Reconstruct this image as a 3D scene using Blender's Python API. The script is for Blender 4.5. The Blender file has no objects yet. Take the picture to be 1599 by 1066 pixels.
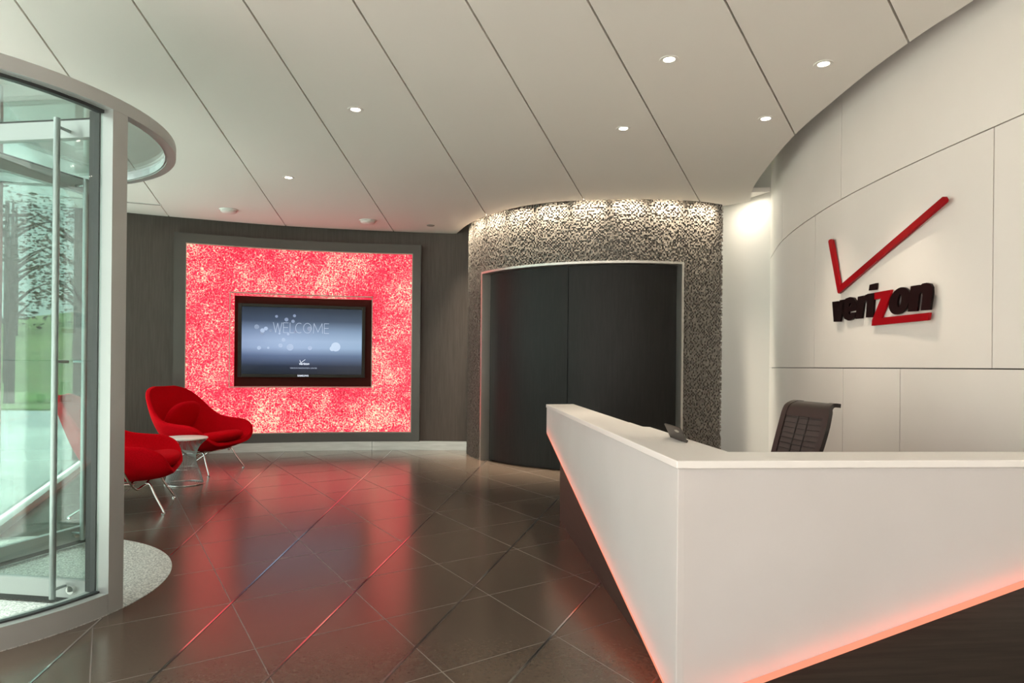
import bpy, bmesh, math, random
from mathutils import Vector, Matrix
random.seed(7)
SC = bpy.context.scene
COL = SC.collection
PI = math.pi
R = math.radians

# ------------------------------------------------------------------ camera, world, light, exposure
cam_d = bpy.data.cameras.new('camera'); cam = bpy.data.objects.new('camera', cam_d); COL.objects.link(cam)
cam_d.lens = 24.0; cam_d.sensor_width = 36.0; cam_d.shift_y = 0.02395; cam_d.clip_start = 0.05; cam_d.clip_end = 300
cam.location = (0, 0, 1.2); cam.rotation_euler = (R(90), -0.01, 0)
SC.camera = cam

vs = SC.view_settings
SC.display_settings.display_device = 'sRGB'
vs.view_transform = 'Standard'; vs.look = 'None'; vs.exposure = 1.36; vs.gamma = 1.0; vs.use_curve_mapping = False
SC.cycles.use_denoising = True
SC.cycles.max_bounces = 10; SC.cycles.transparent_max_bounces = 24
SC.cycles.diffuse_bounces = 5; SC.cycles.glossy_bounces = 4
SC.cycles.sample_clamp_indirect = 6.0
SC.cycles.caustics_reflective = False; SC.cycles.caustics_refractive = False

w = bpy.data.worlds.new('overcast_sky'); SC.world = w; w.use_nodes = True
wn = w.node_tree.nodes; wl = w.node_tree.links
bg = wn['Background']
tc = wn.new('ShaderNodeTexCoord'); sx = wn.new('ShaderNodeSeparateXYZ'); rp = wn.new('ShaderNodeValToRGB')
wl.new(tc.outputs['Generated'], sx.inputs[0]); wl.new(sx.outputs['Z'], rp.inputs[0]); wl.new(rp.outputs[0], bg.inputs[0])
rp.color_ramp.elements[0].position = 0.0; rp.color_ramp.elements[0].color = (1.0, 0.965, 0.91, 1)
rp.color_ramp.elements[1].position = 0.6; rp.color_ramp.elements[1].color = (0.97, 0.965, 0.95, 1)
bg.inputs[1].default_value = 1.45

def lamp(name, kind, loc, energy, color, target=None, **kw):
    d = bpy.data.lights.new(name, kind); o = bpy.data.objects.new(name, d); COL.objects.link(o)
    o.location = loc; d.energy = energy; d.color = color
    for k, v in kw.items(): setattr(d, k, v)
    if target is not None:
        o.rotation_euler = (Vector(target) - Vector(loc)).to_track_quat('-Z', 'Y').to_euler()
    return o
# hazy sun outside, high, on the pavement in front of the glazing
lamp('hazy_sun', 'SUN', (-20, 5, 30), 8.0, (1.0, 0.955, 0.89), target=(-16, 9, 0), angle=R(25))
WARM = (1.0, 0.86, 0.68)

# ------------------------------------------------------------------ materials
def mat(name, base, rough=0.6, metal=0.0, spec=0.5, emit=None, es=1.0):
    m = bpy.data.materials.new(name); m.use_nodes = True
    p = m.node_tree.nodes['Principled BSDF']
    p.inputs['Base Color'].default_value = (*base, 1); p.inputs['Roughness'].default_value = rough
    p.inputs['Metallic'].default_value = metal; p.inputs['Specular IOR Level'].default_value = spec
    if emit:
        p.inputs['Emission Color'].default_value = (*emit, 1); p.inputs['Emission Strength'].default_value = es
    return m
def nd(m, t, **kw):
    n = m.node_tree.nodes.new(t)
    for k, v in kw.items(): setattr(n, k, v)
    return n
def lk(m, a, b): m.node_tree.links.new(a, b)
def ramp(m, stops):
    r = nd(m, 'ShaderNodeValToRGB'); e = r.color_ramp.elements
    while len(e) < len(stops): e.new(0.5)
    for i, (p, c) in enumerate(stops): e[i].position = p; e[i].color = (*c, 1)
    return r
def noisy(m, c0, c1, scale=(1, 1, 1), nscale=5, detail=4, bump=0.0, rough=None, lo=0.35, hi=0.65):
    """base colour (and roughness) varied by noise in object space"""
    p = m.node_tree.nodes['Principled BSDF']
    t = nd(m, 'ShaderNodeTexCoord'); mp = nd(m, 'ShaderNodeMapping'); mp.inputs['Scale'].default_value = scale
    n = nd(m, 'ShaderNodeTexNoise'); n.inputs['Scale'].default_value = nscale; n.inputs['Detail'].default_value = detail
    lk(m, t.outputs['Object'], mp.inputs[0]); lk(m, mp.outputs[0], n.inputs['Vector'])
    r = ramp(m, [(lo, c0), (hi, c1)]); lk(m, n.outputs['Fac'], r.inputs[0]); lk(m, r.outputs[0], p.inputs['Base Color'])
    if rough:
        q = nd(m, 'ShaderNodeMapRange'); q.inputs[3].default_value = rough[0]; q.inputs[4].default_value = rough[1]
        lk(m, n.outputs['Fac'], q.inputs[0]); lk(m, q.outputs[0], p.inputs['Roughness'])
    if bump:
        b = nd(m, 'ShaderNodeBump'); b.inputs['Strength'].default_value = bump; b.inputs['Distance'].default_value = 0.01
        lk(m, n.outputs['Fac'], b.inputs['Height']); lk(m, b.outputs[0], p.inputs['Normal'])
    return m
def glass(name, tint, refl=0.05):
    m = bpy.data.materials.new(name); m.use_nodes = True; nt = m.node_tree; nt.nodes.clear()
    o = nd(m, 'ShaderNodeOutputMaterial'); mx = nd(m, 'ShaderNodeMixShader'); tr = nd(m, 'ShaderNodeBsdfTransparent')
    gl = nd(m, 'ShaderNodeBsdfGlossy'); gl.inputs['Roughness'].default_value = 0.0
    tr.inputs[0].default_value = (*tint, 1)
    lw = nd(m, 'ShaderNodeLayerWeight'); lw.inputs['Blend'].default_value = 0.5
    pw = nd(m, 'ShaderNodeMath', operation='POWER'); pw.inputs[1].default_value = 4.0
    ml = nd(m, 'ShaderNodeMath', operation='MULTIPLY_ADD'); ml.inputs[1].default_value = 0.85; ml.inputs[2].default_value = refl
    lk(m, lw.outputs['Facing'], pw.inputs[0]); lk(m, pw.outputs[0], ml.inputs[0]); lk(m, ml.outputs[0], mx.inputs[0])
    lk(m, tr.outputs[0], mx.inputs[1]); lk(m, gl.outputs[0], mx.inputs[2]); lk(m, mx.outputs[0], o.inputs[0])
    return m

M = {}
M['ceiling'] = mat('ceiling_paint', (0.765, 0.73, 0.685), 0.85, spec=0.2)
M['plenum'] = mat('plenum_grey', (0.30, 0.28, 0.25), 0.9, spec=0.1)
M['white_wall'] = noisy(mat('warm_white_panel', (0.74, 0.70, 0.64), 0.55, spec=0.3), (0.73, 0.68, 0.63), (0.77, 0.72, 0.675), nscale=1.3, lo=0.3, hi=0.7)
M['plain_white'] = mat('plain_white_wall', (0.80, 0.78, 0.74), 0.7, spec=0.2)
M['seam'] = mat('panel_gap', (0.10, 0.09, 0.08), 0.9)
M['floor'] = noisy(mat('porcelain_tile', (0.05, 0.04, 0.035), 0.3), (0.070, 0.053, 0.040), (0.086, 0.065, 0.049), nscale=60, detail=8, bump=0.02, rough=(0.16, 0.28))
M['floor'].node_tree.nodes['Principled BSDF'].inputs['Specular IOR Level'].default_value = 0.9
M['floor'].node_tree.nodes['Principled BSDF'].inputs['Specular Tint'].default_value = (1.0, 0.72, 0.48, 1)
M['joint'] = mat('tile_joint', (0.17, 0.15, 0.135), 0.5)
M['inlay'] = mat('polished_inlay', (0.62, 0.60, 0.58), 0.10, 1.0)
M['inlay_edge'] = mat('inlay_edge', (0.07, 0.06, 0.052), 0.4)
M['dark_wall'] = noisy(mat('dark_wood_veneer', (0.09, 0.075, 0.065), 0.5, spec=0.3), (0.082, 0.064, 0.054), (0.104, 0.084, 0.072), scale=(6, 6, 0.35), nscale=9, detail=6, lo=0.3, hi=0.7)
M['baseboard'] = noisy(mat('brushed_steel', (0.72, 0.71, 0.66), 0.35, 1.0), (0.48, 0.48, 0.44), (0.58, 0.58, 0.54), scale=(1, 1, 12), nscale=4)
M['frame_metal'] = mat('dark_bronze_frame', (0.10, 0.095, 0.086), 0.38, 0.6)
M['edge_trim'] = mat('satin_edge_trim', (0.42, 0.34, 0.28), 0.4, 0.4)
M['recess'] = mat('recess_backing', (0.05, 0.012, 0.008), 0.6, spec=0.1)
M['mosaic'] = noisy(mat('stone_mosaic', (0.5, 0.47, 0.42), 0.55, spec=0.4), (0.125, 0.11, 0.093), (0.21, 0.19, 0.162), nscale=70, detail=2, lo=0.35, hi=0.65)
M['door_dark'] = noisy(mat('charcoal_laminate', (0.045, 0.045, 0.045), 0.45, spec=0.25), (0.015, 0.014, 0.0128), (0.020, 0.0188, 0.0172), scale=(5, 5, 0.4), nscale=10, detail=5)
M['jamb'] = mat('satin_aluminium', (0.62, 0.60, 0.56), 0.32, 0.9)
M['alu'] = mat('grey_anodised_aluminium', (0.48, 0.49, 0.48), 0.38, 0.5)
M['alu_dark'] = mat('dark_rubber_seal', (0.03, 0.033, 0.033), 0.5)
M['steel'] = mat('stainless_bar', (0.42, 0.45, 0.445), 0.28, 0.8)
M['chrome'] = mat('polished_chrome', (0.80, 0.79, 0.77), 0.12, 1.0)
M['granite'] = noisy(mat('grey_granite', (0.4, 0.4, 0.38), 0.55), (0.28, 0.28, 0.27), (0.70, 0.69, 0.65), nscale=110, detail=3, lo=0.38, hi=0.62)
M['glass'] = glass('green_tinted_glass', (0.90, 0.952, 0.938), 0.05)
M['dimming_glass'] = glass('outdoor_dimming_glass', (0.66, 0.76, 0.74), 0.05)  # darker tint put in to dim the bright outdoors seen through it
M['clear_glass'] = glass('clear_glazing', (0.965, 0.962, 0.95), 0.04)
M['red_fabric'] = noisy(mat('red_wool', (0.5, 0.004, 0.01), 0.9, spec=0.05), (0.54, 0.001, 0.005), (0.66, 0.002, 0.010), nscale=150, detail=3, bump=0.15)
M['table_top'] = mat('pale_table_top', (0.80, 0.74, 0.70), 0.35)
M['desk_white'] = noisy(mat('frosted_white_panel', (0.84, 0.815, 0.77), 0.45, spec=0.35), (0.84, 0.795, 0.775), (0.88, 0.835, 0.82), nscale=2.2)
def translucent(m, fac):
    nt = m.node_tree; p = nt.nodes['Principled BSDF']; o = next(n for n in nt.nodes if n.type == 'OUTPUT_MATERIAL')
    t = nd(m, 'ShaderNodeBsdfTranslucent'); t.inputs[0].default_value = (0.9, 0.87, 0.82, 1); x = nd(m, 'ShaderNodeMixShader'); x.inputs[0].default_value = fac
    lk(m, p.outputs[0], x.inputs[1]); lk(m, t.outputs[0], x.inputs[2]); lk(m, x.outputs[0], o.inputs[0])
translucent(M['desk_white'], 0.32)
M['desk_top'] = mat('white_solid_surface', (0.88, 0.835, 0.79), 0.35)
M['desk_base'] = noisy(mat('dark_walnut_base', (0.06, 0.045, 0.035), 0.42), (0.026, 0.019, 0.014), (0.042, 0.031, 0.023), scale=(0.6, 0.6, 14), nscale=6, detail=6)
M['led'] = mat('coral_light_strip', (0.7, 0.25, 0.18), 0.5, emit=(0.95, 0.25, 0.14), es=0.26)
M['led_inner'] = mat('red_light_strip', (0.7, 0.2, 0.15), 0.5, emit=(1.0, 0.16, 0.07), es=3.6)
M['black_plastic'] = mat('black_plastic', (0.018, 0.017, 0.017), 0.4)
M['bezel'] = mat('screen_bezel', (0.035, 0.032, 0.026), 0.45, spec=0.2)
M['tablet'] = mat('dark_grey_metal', (0.05, 0.041, 0.033), 0.5, 0.2)
M['pale_mark'] = mat('pale_mark', (0.34, 0.31, 0.27), 0.5)
M['mesh_brown'] = mat('brown_mesh_fabric', (0.058, 0.040, 0.037), 0.8)
M['frame_brown'] = mat('dark_brown_frame', (0.026, 0.018, 0.015), 0.45)
M['slat_brown'] = mat('darker_brown_slat', (0.022, 0.015, 0.014), 0.6)
M['logo_red'] = mat('logo_red', (0.30, 0.001, 0.005), 0.35, spec=0.15)
M['logo_black'] = mat('logo_black', (0.008, 0.003, 0.003), 0.3, spec=0.15)
M['lens'] = mat('downlight_lens', (1, 1, 1), 0.5, emit=(1.0, 0.93, 0.80), es=5.0)
M['fixture_white'] = mat('fixture_white', (0.72, 0.70, 0.66), 0.5)
M['vent_dark'] = mat('vent_dark', (0.20, 0.17, 0.15), 0.7)
M['pave'] = noisy(mat('pale_concrete_paving', (0.5, 0.5, 0.48), 0.85), (0.50, 0.505, 0.49), (0.62, 0.615, 0.59), nscale=0.8, detail=6)
M['road'] = mat('asphalt', (0.42, 0.43, 0.43), 0.9)
M['grass'] = noisy(mat('lawn', (0.10, 0.2, 0.05), 0.95), (0.10, 0.20, 0.05), (0.17, 0.27, 0.08), nscale=1.5, detail=6)
M['hill'] = noisy(mat('hillside', (0.14, 0.2, 0.08), 0.95), (0.12, 0.17, 0.07), (0.20, 0.24, 0.10), nscale=0.7, detail=6)
M['bark'] = mat('bark', (0.03, 0.026, 0.022), 0.9)
M['leaf'] = noisy(mat('leaf', (0.08, 0.13, 0.05), 0.8), (0.018, 0.026, 0.014), (0.035, 0.048, 0.024), nscale=0.9)

# red glowing resin panel
def glow_mat():
    m = bpy.data.materials.new('glowing_red_resin'); m.use_nodes = True
    p = m.node_tree.nodes['Principled BSDF']
    p.inputs['Base Color'].default_value = (0.25, 0.02, 0.03, 1); p.inputs['Roughness'].default_value = 0.3
    t = nd(m, 'ShaderNodeTexCoord')
    big = nd(m, 'ShaderNodeTexNoise'); big.inputs['Scale'].default_value = 1.7; big.inputs['Detail'].default_value = 3
    fine = nd(m, 'ShaderNodeTexNoise'); fine.inputs['Scale'].default_value = 22; fine.inputs['Detail'].default_value = 3
    fine.inputs['Roughness'].default_value = 0.7; fine.inputs['Distortion'].default_value = 2.5
    vor = nd(m, 'ShaderNodeTexVoronoi'); vor.inputs['Scale'].default_value = 30
    vor.feature = 'DISTANCE_TO_EDGE'
    for n in (big, fine, vor): lk(m, t.outputs['Object'], n.inputs['Vector'])
    # fac = fine + .5*(big-.5) + .15*vor
    a = nd(m, 'ShaderNodeMath', operation='MULTIPLY_ADD'); a.inputs[1].default_value = 0.42
    lk(m, big.outputs['Fac'], a.inputs[0]); lk(m, fine.outputs['Fac'], a.inputs[2])
    b = nd(m, 'ShaderNodeMath', operation='MULTIPLY_ADD'); b.inputs[1].default_value = -0.45
    lk(m, vor.outputs['Distance'], b.inputs[0]); lk(m, a.outputs[0], b.inputs[2])
    r = ramp(m, [(0.44, (0.30, 0.0, 0.012)), (0.54, (0.66, 0.0, 0.030)), (0.65, (0.88, 0.006, 0.055)), (0.72, (0.98, 0.14, 0.15)), (0.81, (1.0, 0.66, 0.42))])
    lk(m, b.outputs[0], r.inputs[0]); lk(m, r.outputs[0], p.inputs['Emission Color']); p.inputs['Emission Strength'].default_value = 0.56
    return m
M['glow'] = glow_mat()

def screen_mat():
    m = bpy.data.materials.new('lit_screen'); m.use_nodes = True
    p = m.node_tree.nodes['Principled BSDF']
    p.inputs['Base Color'].default_value = (0.01, 0.01, 0.012, 1); p.inputs['Roughness'].default_value = 0.12; p.inputs['Specular IOR Level'].default_value = 0.12
    t = nd(m, 'ShaderNodeTexCoord'); s = nd(m, 'ShaderNodeSeparateXYZ'); lk(m, t.outputs['Generated'], s.inputs[0])
    r = ramp(m, [(0.0, (0.008, 0.010, 0.018)), (0.12, (0.016, 0.022, 0.042)), (0.28, (0.10, 0.14, 0.24)), (0.40, (0.28, 0.37, 0.53)), (0.50, (0.30, 0.39, 0.55)),
                 (0.64, (0.20, 0.27, 0.40)), (0.80, (0.050, 0.072, 0.115)), (1.0, (0.018, 0.026, 0.040))])
    lk(m, s.outputs['Z'], r.inputs[0])
    g = ramp(m, [(0.0, (0.75, 0.75, 0.8)), (0.35, (1, 1, 1)), (1.0, (0.85, 0.92, 0.9))]); lk(m, s.outputs['X'], g.inputs[0])
    mx = nd(m, 'ShaderNodeMix', data_type='RGBA', blend_type='MULTIPLY'); mx.inputs[0].default_value = 1.0
    lk(m, r.outputs[0], mx.inputs[6]); lk(m, g.outputs[0], mx.inputs[7])
    lk(m, mx.outputs[2], p.inputs['Emission Color']); p.inputs['Emission Strength'].default_value = 0.52
    return m
M['screen'] = screen_mat()
M['screen_text'] = mat('screen_text', (0.1, 0.1, 0.1), 0.4, emit=(0.50, 0.58, 0.75), es=0.38)
M['screen_white'] = mat('screen_white', (0.1, 0.1, 0.1), 0.4, emit=(0.72, 0.78, 0.9), es=0.5)
M['bokeh'] = mat('screen_bokeh', (0.1, 0.1, 0.1), 0.4, emit=(0.36, 0.46, 0.66), es=0.42)
M['bokeh_dim'] = mat('screen_bokeh_dim', (0.1, 0.1, 0.1), 0.4, emit=(0.16, 0.21, 0.33), es=0.5)
M['bokeh_bright'] = mat('screen_bokeh_bright', (0.1, 0.1, 0.1), 0.4, emit=(0.50, 0.62, 0.80), es=0.42)

# ------------------------------------------------------------------ mesh helpers
class MB:
    def __init__(s): s.v = []; s.f = []
    def add(s, vs, fs):
        n = len(s.v); s.v += [tuple(p) for p in vs]; s.f += [tuple(i + n for i in f) for f in fs]; return s
    def box(s, c, d, rot=None):
        hx, hy, hz = d[0] / 2, d[1] / 2, d[2] / 2
        vs = [Vector((x, y, z)) for z in (-hz, hz) for y in (-hy, hy) for x in (-hx, hx)]
        if rot: vs = [rot @ p for p in vs]
        vs = [p + Vector(c) for p in vs]
        return s.add(vs, [(0, 2, 3, 1), (4, 5, 7, 6), (0, 1, 5, 4), (1, 3, 7, 5), (3, 2, 6, 7), (2, 0, 4, 6)])
    def tube(s, pts, r, n=10, closed=False):
        pts = [Vector(p) for p in pts]; N = len(pts); up = None; rings = []
        for i, p in enumerate(pts):
            if closed: t = pts[(i + 1) % N] - pts[i - 1]
            else: t = pts[min(i + 1, N - 1)] - pts[max(i - 1, 0)]
            t.normalize()
            if up is None: up = Vector((0, 0, 1)) if abs(t.z) < 0.9 else Vector((1, 0, 0))
            a = (up - t * up.dot(t)).normalized(); up = a; b = t.cross(a)
            rr = r[i] if isinstance(r, (list, tuple)) else r
            rings.append([p + (a * math.cos(2 * PI * k / n) + b * math.sin(2 * PI * k / n)) * rr for k in range(n)])
        vs = [q for g in rings for q in g]; fs = []
        for i in range(N if closed else N - 1):
            j = (i + 1) % N
            for k in range(n): fs.append((i * n + k, i * n + (k + 1) % n, j * n + (k + 1) % n, j * n + k))
        if not closed: fs += [tuple(range(n))[::-1], tuple(range((N - 1) * n, N * n))]
        return s.add(vs, fs)
    def lathe(s, prof, c=(0, 0, 0), n=32):
        vs = []; fs = []; m = len(prof)
        for k in range(n):
            a = 2 * PI * k / n
            for (r, z) in prof: vs.append((c[0] + r * math.cos(a), c[1] + r * math.sin(a), c[2] + z))
        for k in range(n):
            k2 = (k + 1) % n
            for i in range(m - 1): fs.append((k * m + i, k2 * m + i, k2 * m + i + 1, k * m + i + 1))
        fs += [tuple(k * m for k in range(n))[::-1], tuple(k * m + m - 1 for k in range(n))]
        return s.add(vs, fs)
    def prism(s, poly, z0, z1):
        """plan polygon extruded between heights"""
        n = len(poly)
        vs = [(x, y, z0) for x, y in poly] + [(x, y, z1) for x, y in poly]
        fs = [tuple(range(n))[::-1], tuple(range(n, 2 * n))] + [(i, (i + 1) % n, n + (i + 1) % n, n + i) for i in range(n)]
        return s.add(vs, fs)
    def slab(s, quad, off):
        """planar polygon in space extruded by a vector"""
        n = len(quad); o = Vector(off)
        vs = [Vector(p) for p in quad] + [Vector(p) + o for p in quad]
        fs = [tuple(range(n))[::-1], tuple(range(n, 2 * n))] + [(i, (i + 1) % n, n + (i + 1) % n, n + i) for i in range(n)]
        return s.add(vs, fs)
    def ribbon(s, path, o0, o1, z0, z1):
        """solid that follows a plan path: between sideways offsets o0..o1 (left positive), heights z0..z1"""
        N = len(path); nr = []
        for i in range(N):
            a = path[max(i - 1, 0)]; b = path[min(i + 1, N - 1)]
            dx, dy = b[0] - a[0], b[1] - a[1]; l = math.hypot(dx, dy); nr.append((-dy / l, dx / l))
        vs = []
        for (x, y), (nx, ny) in zip(path, nr):
            vs += [(x + nx * o0, y + ny * o0, z0), (x + nx * o1, y + ny * o1, z0), (x + nx * o1, y + ny * o1, z1), (x + nx * o0, y + ny * o0, z1)]
        fs = []
        for i in range(N - 1):
            a, b = i * 4, i * 4 + 4
            for k in range(4): fs.append((a + k, a + (k + 1) % 4, b + (k + 1) % 4, b + k))
        fs += [(3, 2, 1, 0), (N * 4 - 4, N * 4 - 3, N * 4 - 2, N * 4 - 1)]
        return s.add(vs, fs)
    def arc(s, c, r0, r1, a0, a1, z0, z1, n=24):
        path = [(c[0] + math.cos(R(a0 + (a1 - a0) * i / n)), c[1] + math.sin(R(a0 + (a1 - a0) * i / n))) for i in range(n + 1)]
        vs = []; fs = []
        for x, y in path:
            ux, uy = x - c[0], y - c[1]
            vs += [(c[0] + ux * r, c[1] + uy * r, z) for r, z in ((r0, z0), (r1, z0), (r1, z1), (r0, z1))]
        for i in range(n):
            a, b = i * 4, i * 4 + 4
            for k in range(4): fs.append((a + k, a + (k + 1) % 4, b + (k + 1) % 4, b + k))
        fs += [(3, 2, 1, 0), (n * 4, n * 4 + 1, n * 4 + 2, n * 4 + 3)]
        return s.add(vs, fs)
    def build(s, name, m, parent=None, smooth=False, origin=None, bevel=0, sub=0):
        me = bpy.data.meshes.new(name)
        if origin is None and parent is not None: origin = (0, 0, 0)
        if origin is None: origin = (0, 0, 0)
        me.from_pydata([tuple(Vector(p) - Vector(origin)) for p in s.v], [], s.f)
        bm = bmesh.new(); bm.from_mesh(me); bmesh.ops.recalc_face_normals(bm, faces=bm.faces); bm.to_mesh(me); bm.free()
        if smooth:
            for p in me.polygons: p.use_smooth = True
        me.materials.append(m)
        o = bpy.data.objects.new(name, me); COL.objects.link(o); o.location = origin
        if parent is not None: o.parent = parent
        if bevel:
            b = o.modifiers.new('bevel', 'BEVEL'); b.width = bevel; b.segments = 2; b.limit_method = 'ANGLE'
        if sub:
            b = o.modifiers.new('sub', 'SUBSURF'); b.levels = sub; b.render_levels = sub
        return o
def smooth_by_angle(o, deg=40):
    for p in o.data.polygons: p.use_smooth = True
    try: o.data.set_sharp_from_angle(angle=R(deg))
    except Exception: pass
    return o
def tag(o, label, cat, group=None, kind='thing'):
    o['label'] = label; o['category'] = cat; o['kind'] = kind
    if group: o['group'] = group
    return o
def thing(name, label, cat, loc=(0, 0, 0), rz=0, group=None):
    o = bpy.data.objects.new(name, None); COL.objects.link(o); o.location = loc; o.rotation_euler = (0, 0, rz)
    o.empty_display_size = 0.1
    return tag(o, label, cat, group)
def struct(o): o['kind'] = 'structure'; return o
def plab(o, label): o['label'] = label; return o
def crs(pts, n=8):
    """Catmull-Rom through points of any dimension"""
    P = [Vector(p) for p in pts]; P = [P[0] * 2 - P[1]] + P + [P[-1] * 2 - P[-2]]; out = []
    for i in range(1, len(P) - 2):
        for k in range(n):
            t = k / n; a, b, c, d = P[i - 1:i + 3]
            out.append(0.5 * ((2 * b) + (c - a) * t + (2 * a - 5 * b + 4 * c - d) * t * t + (3 * b - a - 3 * c + d) * t ** 3))
    out.append(P[-2]); return out
def arcpts(c, r, a0, a1, n): return [(c[0] + r * math.cos(R(a0 + (a1 - a0) * i / n)), c[1] + r * math.sin(R(a0 + (a1 - a0) * i / n))) for i in range(n + 1)]
def copy_tree(o, parent=None):
    c = o.copy(); COL.objects.link(c)
    if parent is not None: c.parent = parent
    for ch in list(o.children): copy_tree(ch, c)
    return c

def to_mesh(o):
    """turn a text or outline curve into an ordinary mesh object"""
    bpy.context.view_layer.update()
    me = bpy.data.meshes.new_from_object(o.evaluated_get(bpy.context.evaluated_depsgraph_get()))
    nm, par, loc, rot = o.name, o.parent, o.location.copy(), o.rotation_euler.copy(); c = o.data; m = c.materials[0]
    bpy.data.objects.remove(o); bpy.data.curves.remove(c); me.name = nm
    me.materials.clear(); me.materials.append(m)
    n = bpy.data.objects.new(nm, me); COL.objects.link(n); n.parent = par; n.location = loc; n.rotation_euler = rot; return n

# ------------------------------------------------------------------ the room
ZC = 3.06                       # ceiling height
O = (-1.22, -0.38)              # centre of the radial joint pattern
WC, WR = (-1.0, 2.0), 7.66      # back wall arc
DC = (1.39, 9.62)               # stone drum centre
FA, FD = Vector((-5.2, 8.47)), Vector((0.395, -0.919))   # glazing line: end at the dark wall, direction
C = (-3.06, 3.51)               # revolving door centre

wall_white = [(2.92, 7.75), (2.66, 6.8), (2.525, 6.1), (2.45, 5.5), (2.41, 5.0), (2.403, 4.5), (2.42, 4.0), (2.46, 3.5), (2.52, 2.9), (2.62, 2.2), (2.76, 1.4), (2.95, 0.4), (3.2, -0.8), (3.6, -2.4), (4.1, -4.2), (4.6, -6.0)]
wpath = [tuple(p) for p in crs(wall_white, 10)]

# floor
g0 = FA - FD * 0.3; g1 = FA + FD * 16.5
MB().prism([(g0.x, g0.y), (g1.x, g1.y), (5.0, g1.y), (5.0, 10.6), (g0.x, 10.6)], -0.12, 0.0).build('floor', M['floor'])
struct(bpy.data.objects['floor'])

# tile joints and polished inlay lines in the floor
def line_clip(px, py, ang, lo, hi):
    d = (math.cos(R(ang)), math.sin(R(ang))); return (px + d[0] * lo, py + d[1] * lo), (px + d[0] * hi, py + d[1] * hi)
def strip(mb, a, b, wd, z0, z1):
    d = Vector((b[0] - a[0], b[1] - a[1])).normalized(); n = Vector((-d.y, d.x)) * wd / 2
    mb.prism([(a[0] - n.x, a[1] - n.y), (b[0] - n.x, b[1] - n.y), (b[0] + n.x, b[1] + n.y), (a[0] + n.x, a[1] + n.y)], z0, z1)
def inside_floor(x, y):
    rel = Vector((x, y)) - FA
    if FD.x * rel.y - FD.y * rel.x < 0.05: return False          # glazing side
    if (x - C[0]) ** 2 + (y - C[1]) ** 2 < 1.19 ** 2: return False
    if y > 2 and (x - WC[0]) ** 2 + (y - WC[1]) ** 2 > 7.63 ** 2: return False
    if (x - DC[0]) ** 2 + (y - DC[1]) ** 2 < 1.9 ** 2: return False
    if x > 2.4 or y < -6: return False
    if x > 0.40 + (5.33 - y) * 0.0675 and 2.42 < y < 5.33: return False   # behind the desk
    return True
def clipped(mb, px, py, ang, wd, z0, z1, step=0.05):
    d = (math.cos(R(ang)), math.sin(R(ang))); run = None; t = -14.0
    while t <= 14.0:
        ok = inside_floor(px + d[0] * t, py + d[1] * t)
        if ok and run is None: run = t
        if (not ok or t + step > 14.0) and run is not None:
            if t - run > 0.1: strip(mb, (px + d[0] * run, py + d[1] * run), (px + d[0] * (t - step), py + d[1] * (t - step)), wd, z0, z1)
            run = None
        t += step
mb = MB()
for k in range(-12, 14):
    off = -1.14 - 0.592 * k; n = (-math.sin(R(120.7)), math.cos(R(120.7)))
    clipped(mb, n[0] * off, n[1] * off, 120.7, 0.0045, -0.002, 0.0006)
for k in range(-8, 16):
    off = 2.945 + 0.637 * k; n = (-math.sin(R(36.3)), math.cos(R(36.3)))
    clipped(mb, n[0] * off, n[1] * off, 36.3, 0.004, -0.002, 0.0006)
struct(mb.build('floor_tile_joints', M['joint']))
mi, me_ = MB(), MB()
for k in range(-5, 4):
    a = 92.6 + 8.33 * k
    for rr0, rr1 in ((0.9, 11.5),):
        d = (math.cos(R(a)), math.sin(R(a))); t = rr0; run = None
        while t < rr1:
            ok = inside_floor(O[0] + d[0] * t, O[1] + d[1] * t)
            if ok and run is None: run = t
            if not ok and run is not None:
                A_, B_ = (O[0] + d[0] * run, O[1] + d[1] * run), (O[0] + d[0] * (t - .02), O[1] + d[1] * (t - .02))
                strip(me_, A_, B_, 0.0135, -0.004, 0.0010); strip(mi, A_, B_, 0.0085, -0.003, 0.0018); run = None
            t += 0.02
struct(me_.build('floor_inlay_channels', M['inlay_edge'])); struct(mi.build('floor_inlay_lines', M['inlay']))

# ceiling of radial panels with open joints
in_r = [(2.30, 3.43), (2.25, 3.75), (2.215, 4.2), (2.21, 4.67), (2.225, 5.35), (2.30, 6.03), (2.45, 6.96), (2.60, 7.50), (2.62, 7.60)]
edge_r = [tuple(p) for p in crs([(4.3, -6.2), (3.75, -4.2), (3.3, -2.4), (2.95, -0.8), (2.72, 0.4), (2.55, 1.4), (2.42, 2.4)] + in_r, 4)]
drum_edge = [tuple(p) for p in crs([(2.44, 7.80), (2.03, 7.62), (1.4, 7.555), (0.75, 7.64), (0.35, 7.78), (-0.01, 8.05), (-0.38, 8.55), (-0.61, 9.03), (-0.80, 9.62)], 6)]
wall_edge = [tuple(p) for p in crs([(-0.86, 9.64), (-1.71, 9.52), (-3.08, 9.22), (-4.38, 8.70), (-4.83, 8.48), (-5.25, 8.25)], 6)]
c1 = FA + FD * 16.2
poly = edge_r + drum_edge + wall_edge + [(c1.x, c1.y)]
mb = MB()
def wedge(a0, a1, gap):
    bm = bmesh.new(); f = bm.faces.new([bm.verts.new((x, y, ZC)) for x, y in poly])
    for a, sgn in ((a0, 1), (a1, -1)):
        n = Vector((-math.sin(R(a)), math.cos(R(a)), 0)) * sgn
        bmesh.ops.bisect_plane(bm, geom=bm.verts[:] + bm.edges[:] + bm.faces[:], plane_co=Vector((O[0], O[1], ZC)) + n * gap, plane_no=n, clear_inner=True)
    for f in list(bm.faces):
        mb.prism([(v.co.x, v.co.y) for v in f.verts], ZC, ZC + 0.045)
    bm.free()
angs = [92.6 + 8.33 * k for k in range(-6, 5)]
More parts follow.
